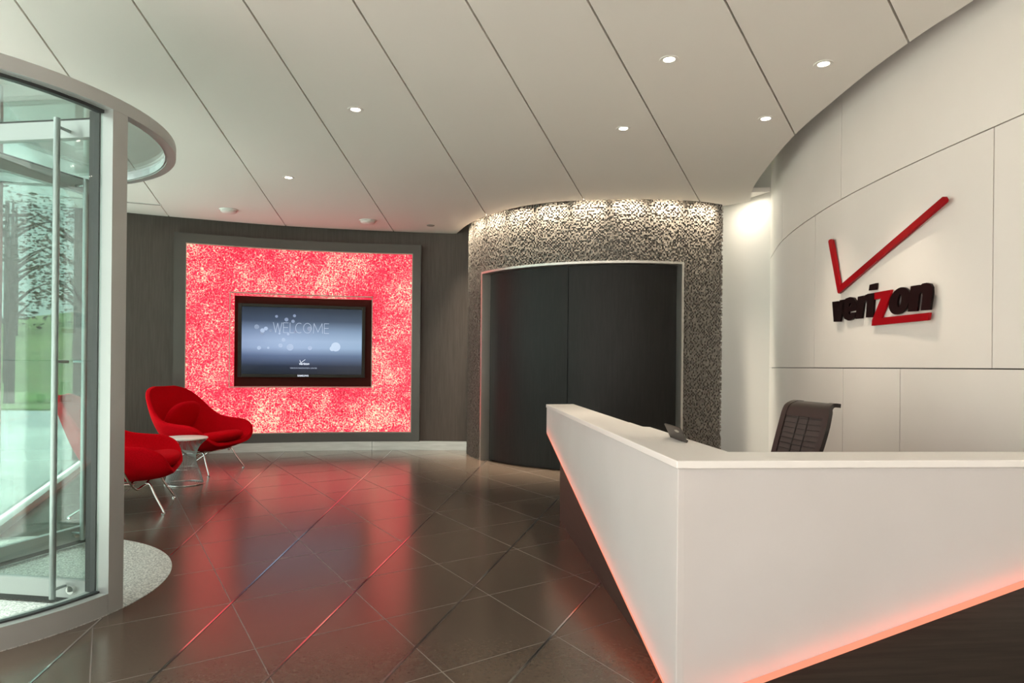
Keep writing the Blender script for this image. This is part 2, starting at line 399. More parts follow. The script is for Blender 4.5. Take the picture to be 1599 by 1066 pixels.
for a, b in zip(angs[:-1], angs[1:]): wedge(a, b, 0.006)
wedge(angs[-1], angs[-1] + 110, 0.006); wedge(angs[-1] + 110, angs[0] + 360, 0.006)
struct(mb.build('ceiling', M['ceiling']))
s0 = FA - FD * 2.4; s1 = FA + FD * 16.6
struct(MB().prism([(s0.x - .12, s0.y), (s1.x - .12, s1.y), (5.4, s1.y), (5.4, 11.0), (s0.x - .12, 11.0)], 3.62, 3.72).build('ceiling_slab', M['plenum']))

# dark curved back wall and its steel baseboard
struct(MB().arc(WC, 7.72, 7.92, 124.5, 79, 0, 3.62, 60).build('wall_back', M['dark_wall']))
struct(MB().arc(WC, 7.66, 7.72, 123.5, 111.3, 0.13, 3.3, 16).arc(WC, 7.66, 7.72, 97.3, 84.5, 0.13, 3.3, 16)
       .arc(WC, 7.66, 7.72, 111.3, 97.3, 2.14, 3.3, 16).arc(WC, 7.66, 7.72, 111.3, 97.3, 0.13, 0.885, 16).build('wall_back_cladding', M['dark_wall']))
struct(MB().arc(WC, 7.655, 7.72, 123.5, 97.2, 0, 0.127, 40).arc(WC, 7.655, 7.72, 97.16, 84.5, 0, 0.127, 20).build('baseboard_back', M['baseboard']))

# white curved wall: backing and cladding panels with fine gaps
def sub(path, y0, y1):
    """part of the wall path between two depths (y falls along the path)"""
    def at(y):
        for a, b in zip(path[:-1], path[1:]):
            if a[1] >= y >= b[1]:
                t = (a[1] - y) / (a[1] - b[1]); return (a[0] + (b[0] - a[0]) * t, y)
    return [at(y0)] + [p for p in path if y0 - 0.01 > p[1] > y1 + 0.01] + [at(y1)]
struct(MB().ribbon(wpath, 0.03, 0.16, 0, 3.62).build('wall_right', M['seam']))
mb = MB()
def row(z0, z1, cuts, g=0.0035):
    ys = [7.75] + cuts + [-5.9]
    for a, b in zip(ys[:-1], ys[1:]):
        mb.ribbon(sub(wpath, a - (g if a < 7.7 else 0), b + g), 0.0, 0.03, z0, z1)
row(0.0, 1.2065, [4.965, 4.235, 2.2, 0.2, -2.2]); row(1.2135, 2.4465, [5.55, 3.50, 1.5, -0.5, -3]); row(2.4535, 3.62, [6.70, 5.03, 2.9, 0.8, -1.6])
struct(mb.build('wall_right_panels', M['white_wall']))
struct(MB().prism([(2.955, 7.79), (2.45, 8.95), (2.55, 9.0), (3.09, 7.80)], 0, 3.62).build('wall_recess', M['plain_white']))
struct(MB().prism([(2.47, 7.86), (2.93, 7.80), (2.45, 8.9), (2.2, 8.6)], 3.22, 3.27).build('ceiling_recess', M['ceiling']))

# stone mosaic drum with real raised and sunk blocks
def mosaic():
    r0, cell = 2.0, 0.0175; a0, a1 = -195.0, -59.0
    da = math.degrees(cell / r0); na = int((a1 - a0) / da); nz = int(3.30 / cell)
    oa0, oa1, oz = -151.9, -75.1, 2.375
    def hole(i, k):
        a = a0 + (i + 0.5) * da; z = (k + 0.5) * cell; return oa0 < a < oa1 and z < oz
    H = []
    for i in range(na):
        col = []
        for k in range(nz):
            if hole(i, k): col.append(None); continue
            near = [H[i - 1][k] if i else None, col[k - 1] if k else None]
            sunk = sum(1 for h in near if h is not None and h < 0)
            pr = (0.52, 0.16, 0.06)[sunk]
            col.append(random.uniform(-0.013, -0.004) if random.random() < pr else random.uniform(0.010, 0.018))
        H.append(col)
    ca = [(math.cos(R(a0 + i * da)), math.sin(R(a0 + i * da))) for i in range(na + 1)]
    vs, fs = [], []
    def P(i, z, h): return (DC[0] + ca[i][0] * (r0 + h), DC[1] + ca[i][1] * (r0 + h), z)
    for i in range(na):
        for k in range(nz):
            h = H[i][k]
            if h is None: continue
            z0, z1 = k * cell, k * cell + cell; n = len(vs)
            vs += [P(i, z0, h), P(i + 1, z0, h), P(i + 1, z1, h), P(i, z1, h)]; fs.append((n, n + 1, n + 2, n + 3))
            g = H[i + 1][k] if i + 1 < na else -0.03
            g = -0.03 if g is None else g
            n = len(vs); vs += [P(i + 1, z0, h), P(i + 1, z0, g), P(i + 1, z1, g), P(i + 1, z1, h)]; fs.append((n, n + 1, n + 2, n + 3))
            if i == 0 or H[i - 1][k] is None:
                n = len(vs); vs += [P(i, z0, h), P(i, z0, -0.03), P(i, z1, -0.03), P(i, z1, h)]; fs.append((n, n + 1, n + 2, n + 3))
            g = H[i][k + 1] if k + 1 < nz else -0.03
            g = -0.03 if g is None else g
            n = len(vs); vs += [P(i, z1, h), P(i + 1, z1, h), P(i + 1, z1, g), P(i, z1, g)]; fs.append((n, n + 1, n + 2, n + 3))
            if k == 0 or H[i][k - 1] is None:
                n = len(vs); vs += [P(i, z0, h), P(i + 1, z0, h), P(i + 1, z0, -0.03), P(i, z0, -0.03)]; fs.append((n, n + 1, n + 2, n + 3))
    me = bpy.data.meshes.new('wall_mosaic'); me.from_pydata(vs, [], fs); me.materials.append(M['mosaic'])
    o = bpy.data.objects.new('wall_mosaic', me); COL.objects.link(o); struct(o)
mosaic()
struct(MB().arc(DC, 1.80, 1.99, -195, -152.3, 0, 3.45, 16).arc(DC, 1.80, 1.99, -74.7, -59.1, 0, 3.45, 8).arc(DC, 1.80, 1.99, -152.3, -74.7, 2.385, 3.45, 24).build('wall_mosaic_core', M['plenum']))
struct(MB().arc(DC, 1.80, 2.025, -152.3, -151.55, 0, 2.385, 2).arc(DC, 1.80, 2.025, -75.45, -74.7, 0, 2.385, 2).arc(DC, 1.80, 2.025, -152.3, -74.7, 2.362, 2.388, 30).build('trim_door_jamb', M['jamb']))
for nm, a0, a1 in (('door_1', -151.5, -113.27), ('door_2', -113.05, -75.5)):
    struct(MB().arc(DC, 1.86, 1.905, a0, a1, 0.012, 2.358, 20).build(nm, M['door_dark']))
struct(MB().arc(DC, 1.80, 1.855, -152, -75, 0, 2.37, 20).build('door_1_backing', M['seam']))

# ------------------------------------------------------------------ glazing (outer wall of the lobby)
def glazing(nm, t0, t1, gm='clear_glass', ends=None, bay=1.9):
    a = FA + FD * t0; b = FA + FD * t1
    if ends: a, b = Vector(ends[0]), Vector(ends[1])
    d = (b - a).normalized(); n = Vector((d.y, -d.x)); ln = (b - a).length
    def P(t, o): q = a + d * t + n * o; return (q.x, q.y)
    f = MB()
    cnt = max(1, round(ln / bay))
    for i in range(cnt + 1):
        t = ln * i / cnt; f.prism([P(t - .03, .07), P(t + .03, .07), P(t + .03, -.07), P(t - .03, -.07)], 0, 3.62)
    for z0, z1 in ((0, 0.09), (2.40, 2.46), (3.50, 3.62)) if bay < 3 else ((0, 0.06), (3.50, 3.62)):
        f.prism([P(0, .06), P(ln, .06), P(ln, -.06), P(0, -.06)], z0, z1)
    fr = struct(f.build(nm, M['alu']))
    MB().prism([P(0.03, .006), P(ln - .03, .006), P(ln - .03, -.006), P(0.03, -.006)], 0.09, 3.5).build('pane', M[gm], fr)
glazing('window_1', 0.12, 4.22, 'dimming_glass', bay=4.2); glazing('window_2', 6.55, 16.3)
e0 = FA + FD * 16.3
glazing('added_fill_window', 0, 0, 'clear_glass', ends=((e0.x, e0.y), (5.0, e0.y)))  # unseen glazed front, added to bring daylight in from behind the camera

# ------------------------------------------------------------------ revolving door
rd = thing('revolving_door', 'curved glass revolving entrance door with grey metal ring, post and tall pull bars', 'revolving door', (C[0], C[1], 0))
def Lc(a, r): return (r * math.cos(R(a)), r * math.sin(R(a)))
o0 = (0, 0)
hd = smooth_by_angle(MB().arc(o0, 1.138, 1.185, 0, 360, 2.40, 2.463, 96).build('header_ring', M['alu'], rd))
MB().arc(o0, 1.128, 1.138, 0, 360, 2.405, 2.44, 72).build('inner_seal', M['steel'], rd)
cg = MB().lathe([(0.05, 2.440), (1.137, 2.440), (1.137, 2.452), (0.05, 2.452)], n=64); cg.build('canopy_glass', M['glass'], rd)
for a0, a1, gm in ((-13.1, -112, 'glass'), (114.3, 192, 'dimming_glass')):
    gl = smooth_by_angle(MB().arc(o0, 1.115, 1.127, a0, a1, 0.095, 2.40, 40).build('curved_glass', M[gm], rd))
    smooth_by_angle(MB().arc(o0, 1.06, 1.183, a0, a1, 0.0, 0.10, 40).build('base_curb', M['alu'], rd))
    for z0, z1 in ((.10, .108), (2.385, 2.40)): smooth_by_angle(MB().arc(o0, 1.105, 1.135, a0, a1, z0, z1, 40).build('glass_gasket', M['alu_dark'], rd))
for a in (-10.7, 112.0, -114, 194):
    MB().arc(o0, 1.06, 1.183, a - 2.3, a + 2.3, 0.0, 2.40, 4).build('post', M['alu'], rd)
for a in (-12.6, 114.4): MB().arc(o0, 1.055, 1.112, a - .7, a + .7, 0.10, 2.40, 3).build('post_seal', M['alu_dark'], rd)
MB().lathe([(0.045, 0.02), (0.045, 2.43)], n=20).build('centre_shaft', M['alu'], rd, smooth=True)
for ia, a in enumerate((-8.5, 76, 171.5, 256)):
    rot = Matrix.Rotation(R(a), 3, 'Z')
    def B(mb, x0, x1, y0, y1, z0, z1): return mb.box(rot @ Vector(((x0 + x1) / 2, (y0 + y1) / 2, (z0 + z1) / 2)), (x1 - x0, y1 - y0, z1 - z0), rot.to_3x3())
    wg = MB()
    B(wg, 0.06, 1.03, -.005, .005, 0.12, 2.31); wgo = wg.build('wing', M['glass'], rd)
    plab(wgo, 'glass leaf of the revolving door')
    B(MB(), 0.05, 1.03, -.022, .022, 0.04, 0.125).build('bottom_rail', M['alu'], wgo)
    B(MB(), 0.05, 1.03, -.022, .022, 2.30, 2.385).build('top_rail', M['alu'], wgo)
    s2 = MB(); B(s2, 0.05, 1.04, -.012, .012, 0.012, 0.04); B(s2, 0.05, 1.04, -.012, .012, 2.385, 2.398); B(s2, 1.03, 1.052, -.014, .014, 0.02, 2.39); s2.build('brush_seal', M['alu_dark'], wgo)
    B(MB(), 1.008, 1.03, -.02, .02, 0.12, 2.305).build('edge_stile', M['frame_metal'], wgo)
    pb = MB()
    sd = -1
    px_ = 0.887 if ia != 1 else 0.914
    pb.tube([rot @ Vector((px_, sd * .10, 0.06)), rot @ Vector((px_, sd * .10, 2.37))], 0.0145, 14)
    for z in (0.10, 1.2, 2.33): pb.tube([rot @ Vector((px_, sd * .10, z)), rot @ Vector((px_, sd * .02, z))], 0.008, 8)
    smooth_by_angle(pb.build('pull_bar', M['steel'], wgo))
    bp = MB()
    bp.tube([rot @ Vector((0.93, -.022, 0.085)), rot @ Vector((0.93, -.045, 0.085))], 0.02, 16)
    smooth_by_angle(bp.build('lock_knob', M['chrome'], wgo))
gd = struct(MB().lathe([(0.0, 0.0), (1.185, 0.0), (1.185, 0.004), (0.0, 0.004)], (C[0], C[1], -0.001), n=96).build('floor_granite_disc', M['granite']))

# ------------------------------------------------------------------ glowing feature panel with recess
fp = thing('feature_panel', 'large glowing red resin wall panel in a dark metal frame, around the screen', 'light panel', (WC[0], WC[1], 0))
ra0, ra1, rz0, rz1 = 111.25, 97.3, 0.89, 2.135      # recess
ga0, ga1, gz0, gz1 = 115.35, 93.05, 0.252, 2.76     # glowing field
fa0, fa1, fz0, fz1 = 116.38, 92.2, 0.13, 2.885      # frame
def frame4(nm, a0, a1, z0, z1, b0, b1, y0, y1, r0, r1, m):
    return smooth_by_angle(MB().arc(o0, r0, r1, a0, b0, z0, z1, 4).arc(o0, r0, r1, b1, a1, z0, z1, 4).arc(o0, r0, r1, b0, b1, z0, y0, 40).arc(o0, r0, r1, b0, b1, y1, z1, 40).build(nm, m, fp))
frame4('outer_frame', fa0, fa1, fz0, fz1, ga0, ga1, gz0, gz1, 7.57, 7.658, M['frame_metal'])
g = frame4('glow_field', ga0, ga1, gz0, gz1, ra0, ra1, rz0, rz1, 7.60, 7.656, M['glow'])
plab(g, 'backlit red and cream mottled resin')
e = 0.085
frame4('outer_edge', ga0, ga1, gz0, gz1, ga0 - e, ga1 + e, gz0 + .012, gz1 - .012, 7.575, 7.60, M['edge_trim'])
frame4('inner_edge', ra0 + e, ra1 - e, rz0 - .014, rz1 + .014, ra0, ra1, rz0, rz1, 7.575, 7.62, M['edge_trim'])
MB().arc(o0, 7.70, 7.715, ra0, ra1, rz0, rz1, 24).build('recess_back', M['recess'], fp)
MB().arc(o0, 7.64, 7.70, ra0, ra0 - 0.38, rz0, rz1, 2).arc(o0, 7.64, 7.70, ra0, ra1, rz1 - .022, rz1, 24).build('reflection_liner', M['glow'], fp)  # glowing left and top strips imitate the red panel's reflection in the recess

# ------------------------------------------------------------------ television in the recess
def wallpt(a, r): return Vector((WC[0] + r * math.cos(R(a)), WC[1] + r * math.sin(R(a)), 0))
pl, pr = wallpt(110.53, 7.68), wallpt(98.0, 7.68)
mid = (pl + pr) / 2; tdir = (pr - pl).normalized(); tw = (pr - pl).length
tv = thing('television', 'wide wall-mounted screen showing WELCOME inside the red glowing panel', 'television', (mid.x, mid.y, 1.512), math.atan2(tdir.y, tdir.x))
hw, hh = tw / 2, 0.498        # local: x right, y into wall, z up; front at y = -.03
bz = MB()
sw, sh, sz = hw - 0.047, 0.455, 0.002
for c, d in (((-(hw + sw) / 2, 0, 0), (hw - sw, .05, 2 * hh)), (((hw + sw) / 2, 0, 0), (hw - sw, .05, 2 * hh)), ((0, 0, (hh + sh) / 2), (2 * sw, .05, hh - sh)), ((0, 0, -(hh + sh) / 2), (2 * sw, .05, hh - sh))): bz.box(c, d)
bz.build('bezel', M['bezel'], tv, bevel=0.004)
MB().box((0, 0.012, 0), (2 * sw, .03, 2 * sh)).build('back_housing', M['black_plastic'], tv)
scr = MB().box((0, -0.006, 0), (2 * sw, .006, 2 * sh)).build('screen', M['screen'], tv)
YS = -0.0105
def strokes(lines, x0, z0, hgt, wd, nm, m):
    mb = MB()
    for ln in lines:
        pts = [(x0 + a * hgt, z0 + b * hgt) for a, b in ln]
        for p, q in zip(pts[:-1], pts[1:]):
            dx, dz = q[0] - p[0], q[1] - p[1]; l = math.hypot(dx, dz) or 1; ex, ez = dx / l * wd / 2, dz / l * wd / 2; nx, nz = -ez, ex
            mb.slab([(p[0] - ex + nx, YS, p[1] - ez + nz), (q[0] + ex + nx, YS, q[1] + ez + nz), (q[0] + ex - nx, YS, q[1] + ez - nz), (p[0] - ex - nx, YS, p[1] - ez - nz)], (0, .003, 0))
    return mb.build(nm, m, scr)
def ovl(cx, rx, a0=0, a1=360, n=22): return [(cx + rx * math.cos(R(a0 + (a1 - a0) * i / n)), .5 + .5 * math.sin(R(a0 + (a1 - a0) * i / n))) for i in range(n + 1)]
WEL = [[(0, 1), (.22, 0), (.42, .95), (.62, 0), (.84, 1)], [(1.45, 1), (.98, 1), (.98, 0), (1.45, 0)], [(.98, .52), (1.40, .52)], [(1.62, 1), (1.62, 0), (2.05, 0)],
       ovl(2.52, .36, 60, 300), ovl(3.32, .39), [(3.92, 0), (3.97, 1), (4.37, .12), (4.77, 1), (4.82, 0)], [(5.45, 1), (5.0, 1), (5.0, 0), (5.45, 0)], [(5.0, .52), (5.4, .52)]]
for grp in ([0], [1, 2], [3], [4], [5], [6], [7, 8]):
    strokes([WEL[i] for i in grp], -sw + 2 * sw * .255, sh - 2 * sh * .375, 0.134, 0.0055, 'welcome_letter', M['screen_text'])
def disc(mb, x, z, r, y=-0.0092, n=20):
    mb.slab([(x + r * math.cos(2 * PI * i / n), y, z + r * math.sin(2 * PI * i / n)) for i in range(n)], (0, .002, 0))
def sp(x, y): return (-sw + 2 * sw * (x - 170) / 1105, sh - 2 * sh * (y - 235) / 615)
def spot(x, y, r, m): mb = MB(); disc(mb, *sp(x, y), r * 2 * sw / 1105, y=-0.0092 - r * 1e-5); mb.build('bokeh_spot', m, scr)
for x, y, r in ((545, 533, 18), (385, 432, 18), (355, 450, 20), (325, 610, 18), (787, 605, 20), (605, 600, 32), (408, 608, 11), (518, 585, 20), (587, 480, 12), (508, 475, 10)): spot(x, y, r, M['bokeh'])
for x, y, r in ((303, 418, 22), (480, 318, 13), (643, 308, 14), (630, 360, 16), (430, 450, 14), (652, 455, 14), (782, 425, 22), (570, 345, 18), (350, 470, 18)): spot(x, y, r, M['bokeh_dim'])
for x, y, r in ((1028, 590, 44), (995, 607, 24)): spot(x, y, r, M['bokeh_bright'])
def text(body, nm, m, parent, loc, size, rot=(PI / 2, 0, 0), extrude=0.001, off=0.0, shear=0.0, align='CENTER'):
    c = bpy.data.curves.new(nm, 'FONT'); c.body = body; c.size = size; c.extrude = extrude; c.offset = off; c.shear = shear; c.align_x = align; c.align_y = 'CENTER'
    t = bpy.data.objects.new(nm, c); COL.objects.link(t); t.location = loc; t.rotation_euler = rot; t.parent = parent; c.materials.append(m); return to_mesh(t)
lx, lz = sp(735, 752)
text('verizon', 'logo_text', M['screen_white'], scr, (lx, YS, lz), 0.045, off=0.001, shear=0.2)
lm_ = MB()
strokes([[(0, .8), (.25, 0), (1.5, 1)]], lx - .055, lz + .012, 0.045, 0.006, 'logo_check', M['screen_white'])
tx, tz = sp(730, 793)
text('VERIZON INNOVATION CENTER', 'caption_text', M['screen_text'], scr, (tx, YS, tz), 0.024)
text('SAMSUNG', 'maker_text', M['screen_white'], tv, (sp(727, 0)[0], -0.0265, -(hh + sh) / 2 + .002), 0.032, off=0.0008)

# ------------------------------------------------------------------ logo on the white wall
LX = 2.391
lg = thing('wall_logo', 'large red tick and black lettering mounted as a logo on the white curved wall', 'wall logo', (LX, 4.5, 1.2))
def letter(nm, outs, m, th=0.013):
    c = bpy.data.curves.new(nm, 'CURVE'); c.dimensions = '2D'; c.fill_mode = 'BOTH'; c.extrude = th / 2; c.bevel_depth = 0.0
    for pts in outs:
        s_ = c.splines.new('POLY'); s_.points.add(len(pts) - 1); s_.use_cyclic_u = True
        for i, (y, z) in enumerate(pts): s_.points[i].co = (4.5 - y, z - 1.2, 0, 1)
    c.materials.append(m); t = bpy.data.objects.new(nm, c); COL.objects.link(t)
    t.parent = lg; t.rotation_euler = (PI / 2, 0, -PI / 2); return to_mesh(t)
LV = [(5.096, 1.703), (5.008, 1.7), (5.005, 1.622), (4.979, 1.704), (4.898, 1.702), (4.969, 1.547), (5.07, 1.552)]
LE = [(4.933, 1.594), (4.941, 1.633), (4.929, 1.674), (4.891, 1.707), (4.83, 1.712), (4.776, 1.702), (4.739, 1.672), (4.732, 1.637), (4.74, 1.611), (4.842, 1.609), (4.844, 1.596), (4.831, 1.586), (4.814, 1.589), (4.806, 1.6), (4.743, 1.598), (4.758, 1.568), (4.795, 1.549), (4.849, 1.546), (4.905, 1.562)]
LEH = [(4.85, 1.646), (4.835, 1.667), (4.822, 1.672), (4.811, 1.663), (4.812, 1.645)]
LR = [(4.718, 1.703), (4.639, 1.703), (4.641, 1.69), (4.617, 1.705), (4.577, 1.708), (4.584, 1.661), (4.614, 1.666), (4.636, 1.652), (4.662, 1.55), (4.749, 1.551)]
LI = [(4.592, 1.709), (4.503, 1.706), (4.522, 1.548), (4.609, 1.551)]
LID = [(4.564, 1.767), (4.475, 1.768), (4.484, 1.725), (4.575, 1.729)]
LZ = [(4.499, 1.707), (4.302, 1.705), (4.323, 1.654), (4.416, 1.536), (3.903, 1.53), (3.917, 1.487), (4.532, 1.491), (4.526, 1.528), (4.421, 1.662), (4.498, 1.662)]
def ell(cy, cz, ry, rz, sk): return [(cy + ry * math.cos(2 * PI * i / 28) - sk * rz * math.sin(2 * PI * i / 28), cz + rz * math.sin(2 * PI * i / 28)) for i in range(28)]
LO = ell(4.215, 1.6255, 0.112, 0.082, 0.25); LOH = ell(4.212, 1.627, 0.021, 0.041, 0.2)
LN = [(4.092, 1.702), (4.006, 1.7), (4.007, 1.691), (3.975, 1.704), (3.935, 1.704), (3.899, 1.694), (3.881, 1.671), (3.88, 1.636), (3.902, 1.545), (3.989, 1.548), (3.972, 1.635), (3.978, 1.653), (3.995, 1.657), (4.009, 1.643), (4.028, 1.548), (4.121, 1.551)]
CK = [(5.164, 2.163), (5.156, 2.175), (5.12, 2.176), (5.102, 2.164), (4.976, 1.81), (4.962, 1.815), (3.793, 2.164), (3.779, 2.161), (3.764, 2.141), (3.77, 2.129), (4.99, 1.753), (5.007, 1.76)]
for outs in ([LV], [LE, LEH], [LR], [LI, LID], [LO, LOH], [LN]): letter('letter', outs, M['logo_black'])
plab(letter('letter', [LZ], M['logo_red'], 0.015), 'red letter z with a long underline'); plab(letter('check_mark', [CK], M['logo_red'], 0.018), 'large red tick')
for y, z in ((5.115, 2.10), (4.6, 1.90), (4.0, 2.08), (5.04, 1.63), (4.89, 1.58), (4.70, 1.62), (4.55, 1.63), (4.42, 1.60), (4.27, 1.63), (4.07, 1.63), (3.93, 1.60), (4.2, 1.51)):
    MB().tube([(0, y - 4.5, z - 1.2), (0.014, y - 4.5, z - 1.2)], 0.005, 8).build('standoff_pin', M['steel'], lg)

# ------------------------------------------------------------------ reception desk
dk = thing('reception_desk', 'angular white reception desk with coral-lit bottom edge and dark recessed base', 'reception desk', (0.569, 2.342, 0))
E1 = Vector((0.291 - 0.569, 5.765 - 2.342)); E2 = Vector((2.392 - 0.569, 2.509 - 2.342))
u1, u2 = E1.normalized(), E2.normalized()
n1 = Vector((u1.y, -u1.x)); n2 = Vector((-u2.y, u2.x))     # inward normals
def meet(o1, o2):
    """corner of the two legs offset inward"""
    A = Matrix(((u1.x, -u2.x), (u1.y, -u2.y))); b = n2 * o2 - n1 * o1; s = A.inverted() @ b; return n1 * o1 + u1 * s.x
ZT, ST = 0.88, 0.027
def xy(v): return (v.x, v.y)
k1 = (5.765 - 3.64) / u1.y   # not an image measure: step in the ledge, distance from far end
i_out = meet(0.245, 0.245); i_in = meet(0.285, 0.245)
stp = u1 * ((3.645 - 2.342) / u1.y)
top = [Vector((0, 0)), E2, E2 + n2 * 0.235, i_in, stp + n1 * 0.285, stp + n1 * 0.245 + u1 * .03, E1 + n1 * 0.245 + u1 * 0.06, E1]
MB().prism([xy(v) for v in top], ZT - ST, ZT).build('counter_top', M['desk_top'], dk, bevel=0.003)
ci = meet(0.035, 0.035)
f1 = 0.006
zL, zR = 0.642, 0.617
c0 = meet(f1, f1)
def face(c, e, n, z0, z1, nm):
    a = c; b = e + n * f1
    return MB().slab([(a.x, a.y, z0), (b.x, b.y, z1), (b.x, b.y, ZT - ST), (a.x, a.y, ZT - ST)], (n.x * .028, n.y * .028, 0)).build(nm, M['desk_white'], dk, bevel=0.003)
face(c0, E1, n1, 0.03, zL, 'side_panel'); face(c0, E2, n2, 0.03, zR, 'front_panel')
def led(c, e, n, z0, z1, h0, h1):
    a = c + n * .002; b = e + n * (f1 + .002)
    return plab(MB().slab([(a.x, a.y, z0 - h0), (b.x, b.y, z1 - h1), (b.x, b.y, z1 + .001), (a.x, a.y, z0 + .001)], (n.x * .026, n.y * .026, 0)).build('light_strip', M['led'], dk), 'glowing coral light strip')
led(c0, E1, n1, 0.03, zL, .016, .010); led(c0, E2, n2, 0.03, zR, .026, .026)
# light strips in the gap between panel and base, near the bottom edge
def glow_line(c, e, n, z0, z1, l0, l1, nm):
    a = c + (e - c) * l0 + n * .034; b = c + (e - c) * l1 + n * .034; za = z0 + (z1 - z0) * l0 + .012; zb = z0 + (z1 - z0) * l1 + .012
    plab(MB().slab([(a.x, a.y, za), (b.x, b.y, zb), (b.x, b.y, zb + .012), (a.x, a.y, za + .012)], (n.x * .012, n.y * .012, 0)).build('inner_light_strip', M['led_inner'], dk), 'hidden red light strip behind the panel edge')
glow_line(c0, E1, n1, 0.03, zL, .02, .985, 'a'); glow_line(c0, E2, n2, 0.03, zR, .03, .98, 'b')
# end face of the far tip
MB().slab([(*xy(E1 + n1 * f1), zL), (*xy(E1 + n1 * 0.235 + u1 * .05), zL), (*xy(E1 + n1 * 0.235 + u1 * .05), ZT - ST), (*xy(E1 + n1 * f1), ZT - ST)], (-u1.x * .02, -u1.y * .02, 0)).build('end_panel', M['desk_white'], dk)
# dark recessed base
b1 = meet(.058, .058); b2 = meet(.20, .20); be = u1 * ((5.33 - 2.342) / u1.y)
MB().prism([xy(b1), xy(E2 + n2 * .058), xy(E2 + n2 * .20), xy(b2), xy(be + n1 * .20), xy(be + n1 * .058)], 0, ZT - ST - .002).build('base', M['desk_base'], dk)
# working side: inner white panel and worktop below the ledge
b3 = meet(.206, .206); b4 = meet(.232, .232)
MB().prism([xy(b3), xy(E2 + n2 * .206), xy(E2 + n2 * .232), xy(b4), xy(E1 + n1 * .232), xy(E1 + n1 * .206)], 0.45, ZT - ST - .002).build('back_panel', M['desk_white'], dk)
t1 = meet(.235, .235); t2 = meet(.72, .72)
MB().prism([xy(t1), xy(E2 * .98 + n2 * .235), xy(E2 * .98 + n2 * .72), xy(t2), xy(E1 + n1 * .72), xy(E1 + n1 * .235)], .70, .73).build('worktop', M['desk_top'], dk)

# small display standing on the ledge
tb = thing('counter_display', 'small dark leaning display with a pale oval mark on the white desk ledge', 'display', (0.738, 3.012, 0.88), math.atan2(-0.245, 0.017))
mb = MB(); tl = Vector((0, -0.031, 0.063))        # local x along the ledge towards the viewer, y towards the staff side
q = [Vector((-.122, 0, 0.0)), Vector((.108, 0, 0.0)), Vector((.104, 0, 0)) + tl, Vector((-.118, 0, 0)) + tl]
tb_b = mb.slab(q, (0, .007, .003)).build('panel', M['tablet'], tb, bevel=0.002)
MB().box((0, .012, .003), (.10, .03, .006)).build('stand_foot', M['black_plastic'], tb, bevel=0.002)
oc = Vector((.045, 0, 0)) + tl * .72; ax = Vector((1, 0, 0)); az = tl.normalized()
MB().slab([oc + ax * .030 * math.cos(2 * PI * i / 20) + az * .006 * math.sin(2 * PI * i / 20) + Vector((0, -.0014, -.0006)) for i in range(20)], (0, .002, 0)).build('oval_mark', M['pale_mark'], tb)

# ------------------------------------------------------------------ task chair behind the desk
tcx = thing('task_chair', 'brown mesh-backed office chair with curled top rail behind the desk', 'office chair', (1.375, 3.86, 0), R(189))
prof = crs([(-.165, .50), (-.215, .62), (-.258, .75), (-.293, .87), (-.315, .955), (-.328, .985), (-.358, 1.002), (-.395, 1.0)], 5)
def sheet(prof, w0, w1, th, nm, m, parent, smooth=True):
    vs = []; N = len(prof)
    for i, p in enumerate(prof):
        a = prof[max(i - 1, 0)]; b = prof[min(i + 1, N - 1)]; t = (b - a).normalized(); n = Vector((-t.y, t.x))
        for s_ in (w0(i / (N - 1)), w1(i / (N - 1))):
            for o in (th / 2, -th / 2): vs.append((p.x + n.x * o, s_, p.y + n.y * o))
    fs = []
    for i in range(N - 1):
        a, b = i * 4, i * 4 + 4
        fs += [(a, b, b + 2, a + 2), (a + 1, a + 3, b + 3, b + 1), (a, a + 1, b + 1, b), (a + 2, b + 2, b + 3, a + 3)]
    fs += [(0, 2, 3, 1), (N * 4 - 4, N * 4 - 3, N * 4 - 1, N * 4 - 2)]
    return smooth_by_angle(MB().add(vs, fs).build(nm, m, parent))
wdt = lambda t: 0.20 + 0.035 * math.sin(PI * min(t * 1.2, 1))
cut = [p for p in prof if p.y < 0.945]
bk = sheet(cut, lambda t: -wdt(t) + .012, lambda t: wdt(t) - .012, .006, 'backrest', M['mesh_brown'], tcx)
for s_ in (-1, 1):
    sheet(prof, lambda t: s_ * wdt(t) - (.05 if s_ > 0 else 0), lambda t: s_ * wdt(t) + (.05 if s_ < 0 else 0), .022, 'side_frame', M['frame_brown'], bk)
topp = [p for p in prof if p.y >= 0.925]
sheet(topp, lambda t: -.20, lambda t: .20, .016, 'top_rail', M['frame_brown'], bk)
sm = MB()
for k in range(14):
    z = 0.53 + k * 0.030
    j = min(range(len(cut)), key=lambda i: abs(cut[i].y - z)); x = cut[j].x + .007
    sm.tube([(x, -.19, z), (x + .001, 0, z - .004), (x, .19, z)], .0018, 6)
for y in (-.05, .05): sm.tube([(cut[i].x + .008, y, cut[i].y) for i in range(0, len(cut), 3)], .003, 6)
sm.build('flex_slats', M['slat_brown'], bk)
def rbox(nm, c, d, m, parent, bev=.03, sub=0):
    o = MB().box(c, d).build(nm, m, parent, bevel=bev); o.modifiers['bevel'].segments = 4; return smooth_by_angle(o)
rbox('seat', (.04, 0, .46), (.48, .46, .07), M['frame_brown'], tcx)
rbox('seat_mechanism', (0, 0, .40), (.24, .18, .06), M['black_plastic'], tcx, .01)
MB().tube([(-.05, 0, .41), (-.19, 0, .44), (-.225, 0, .55)], .022, 10).build('back_arm', M['black_plastic'], tcx, smooth=True)
MB().tube([(0, 0, .10), (0, 0, .39)], .028, 16).build('column', M['chrome'], tcx, smooth=True)
bs = MB()
for k in range(5):
    a = 2 * PI * k / 5; bs.tube([(0, 0, .11), (.30 * math.cos(a), .30 * math.sin(a), .065)], [.03, .016], 10)
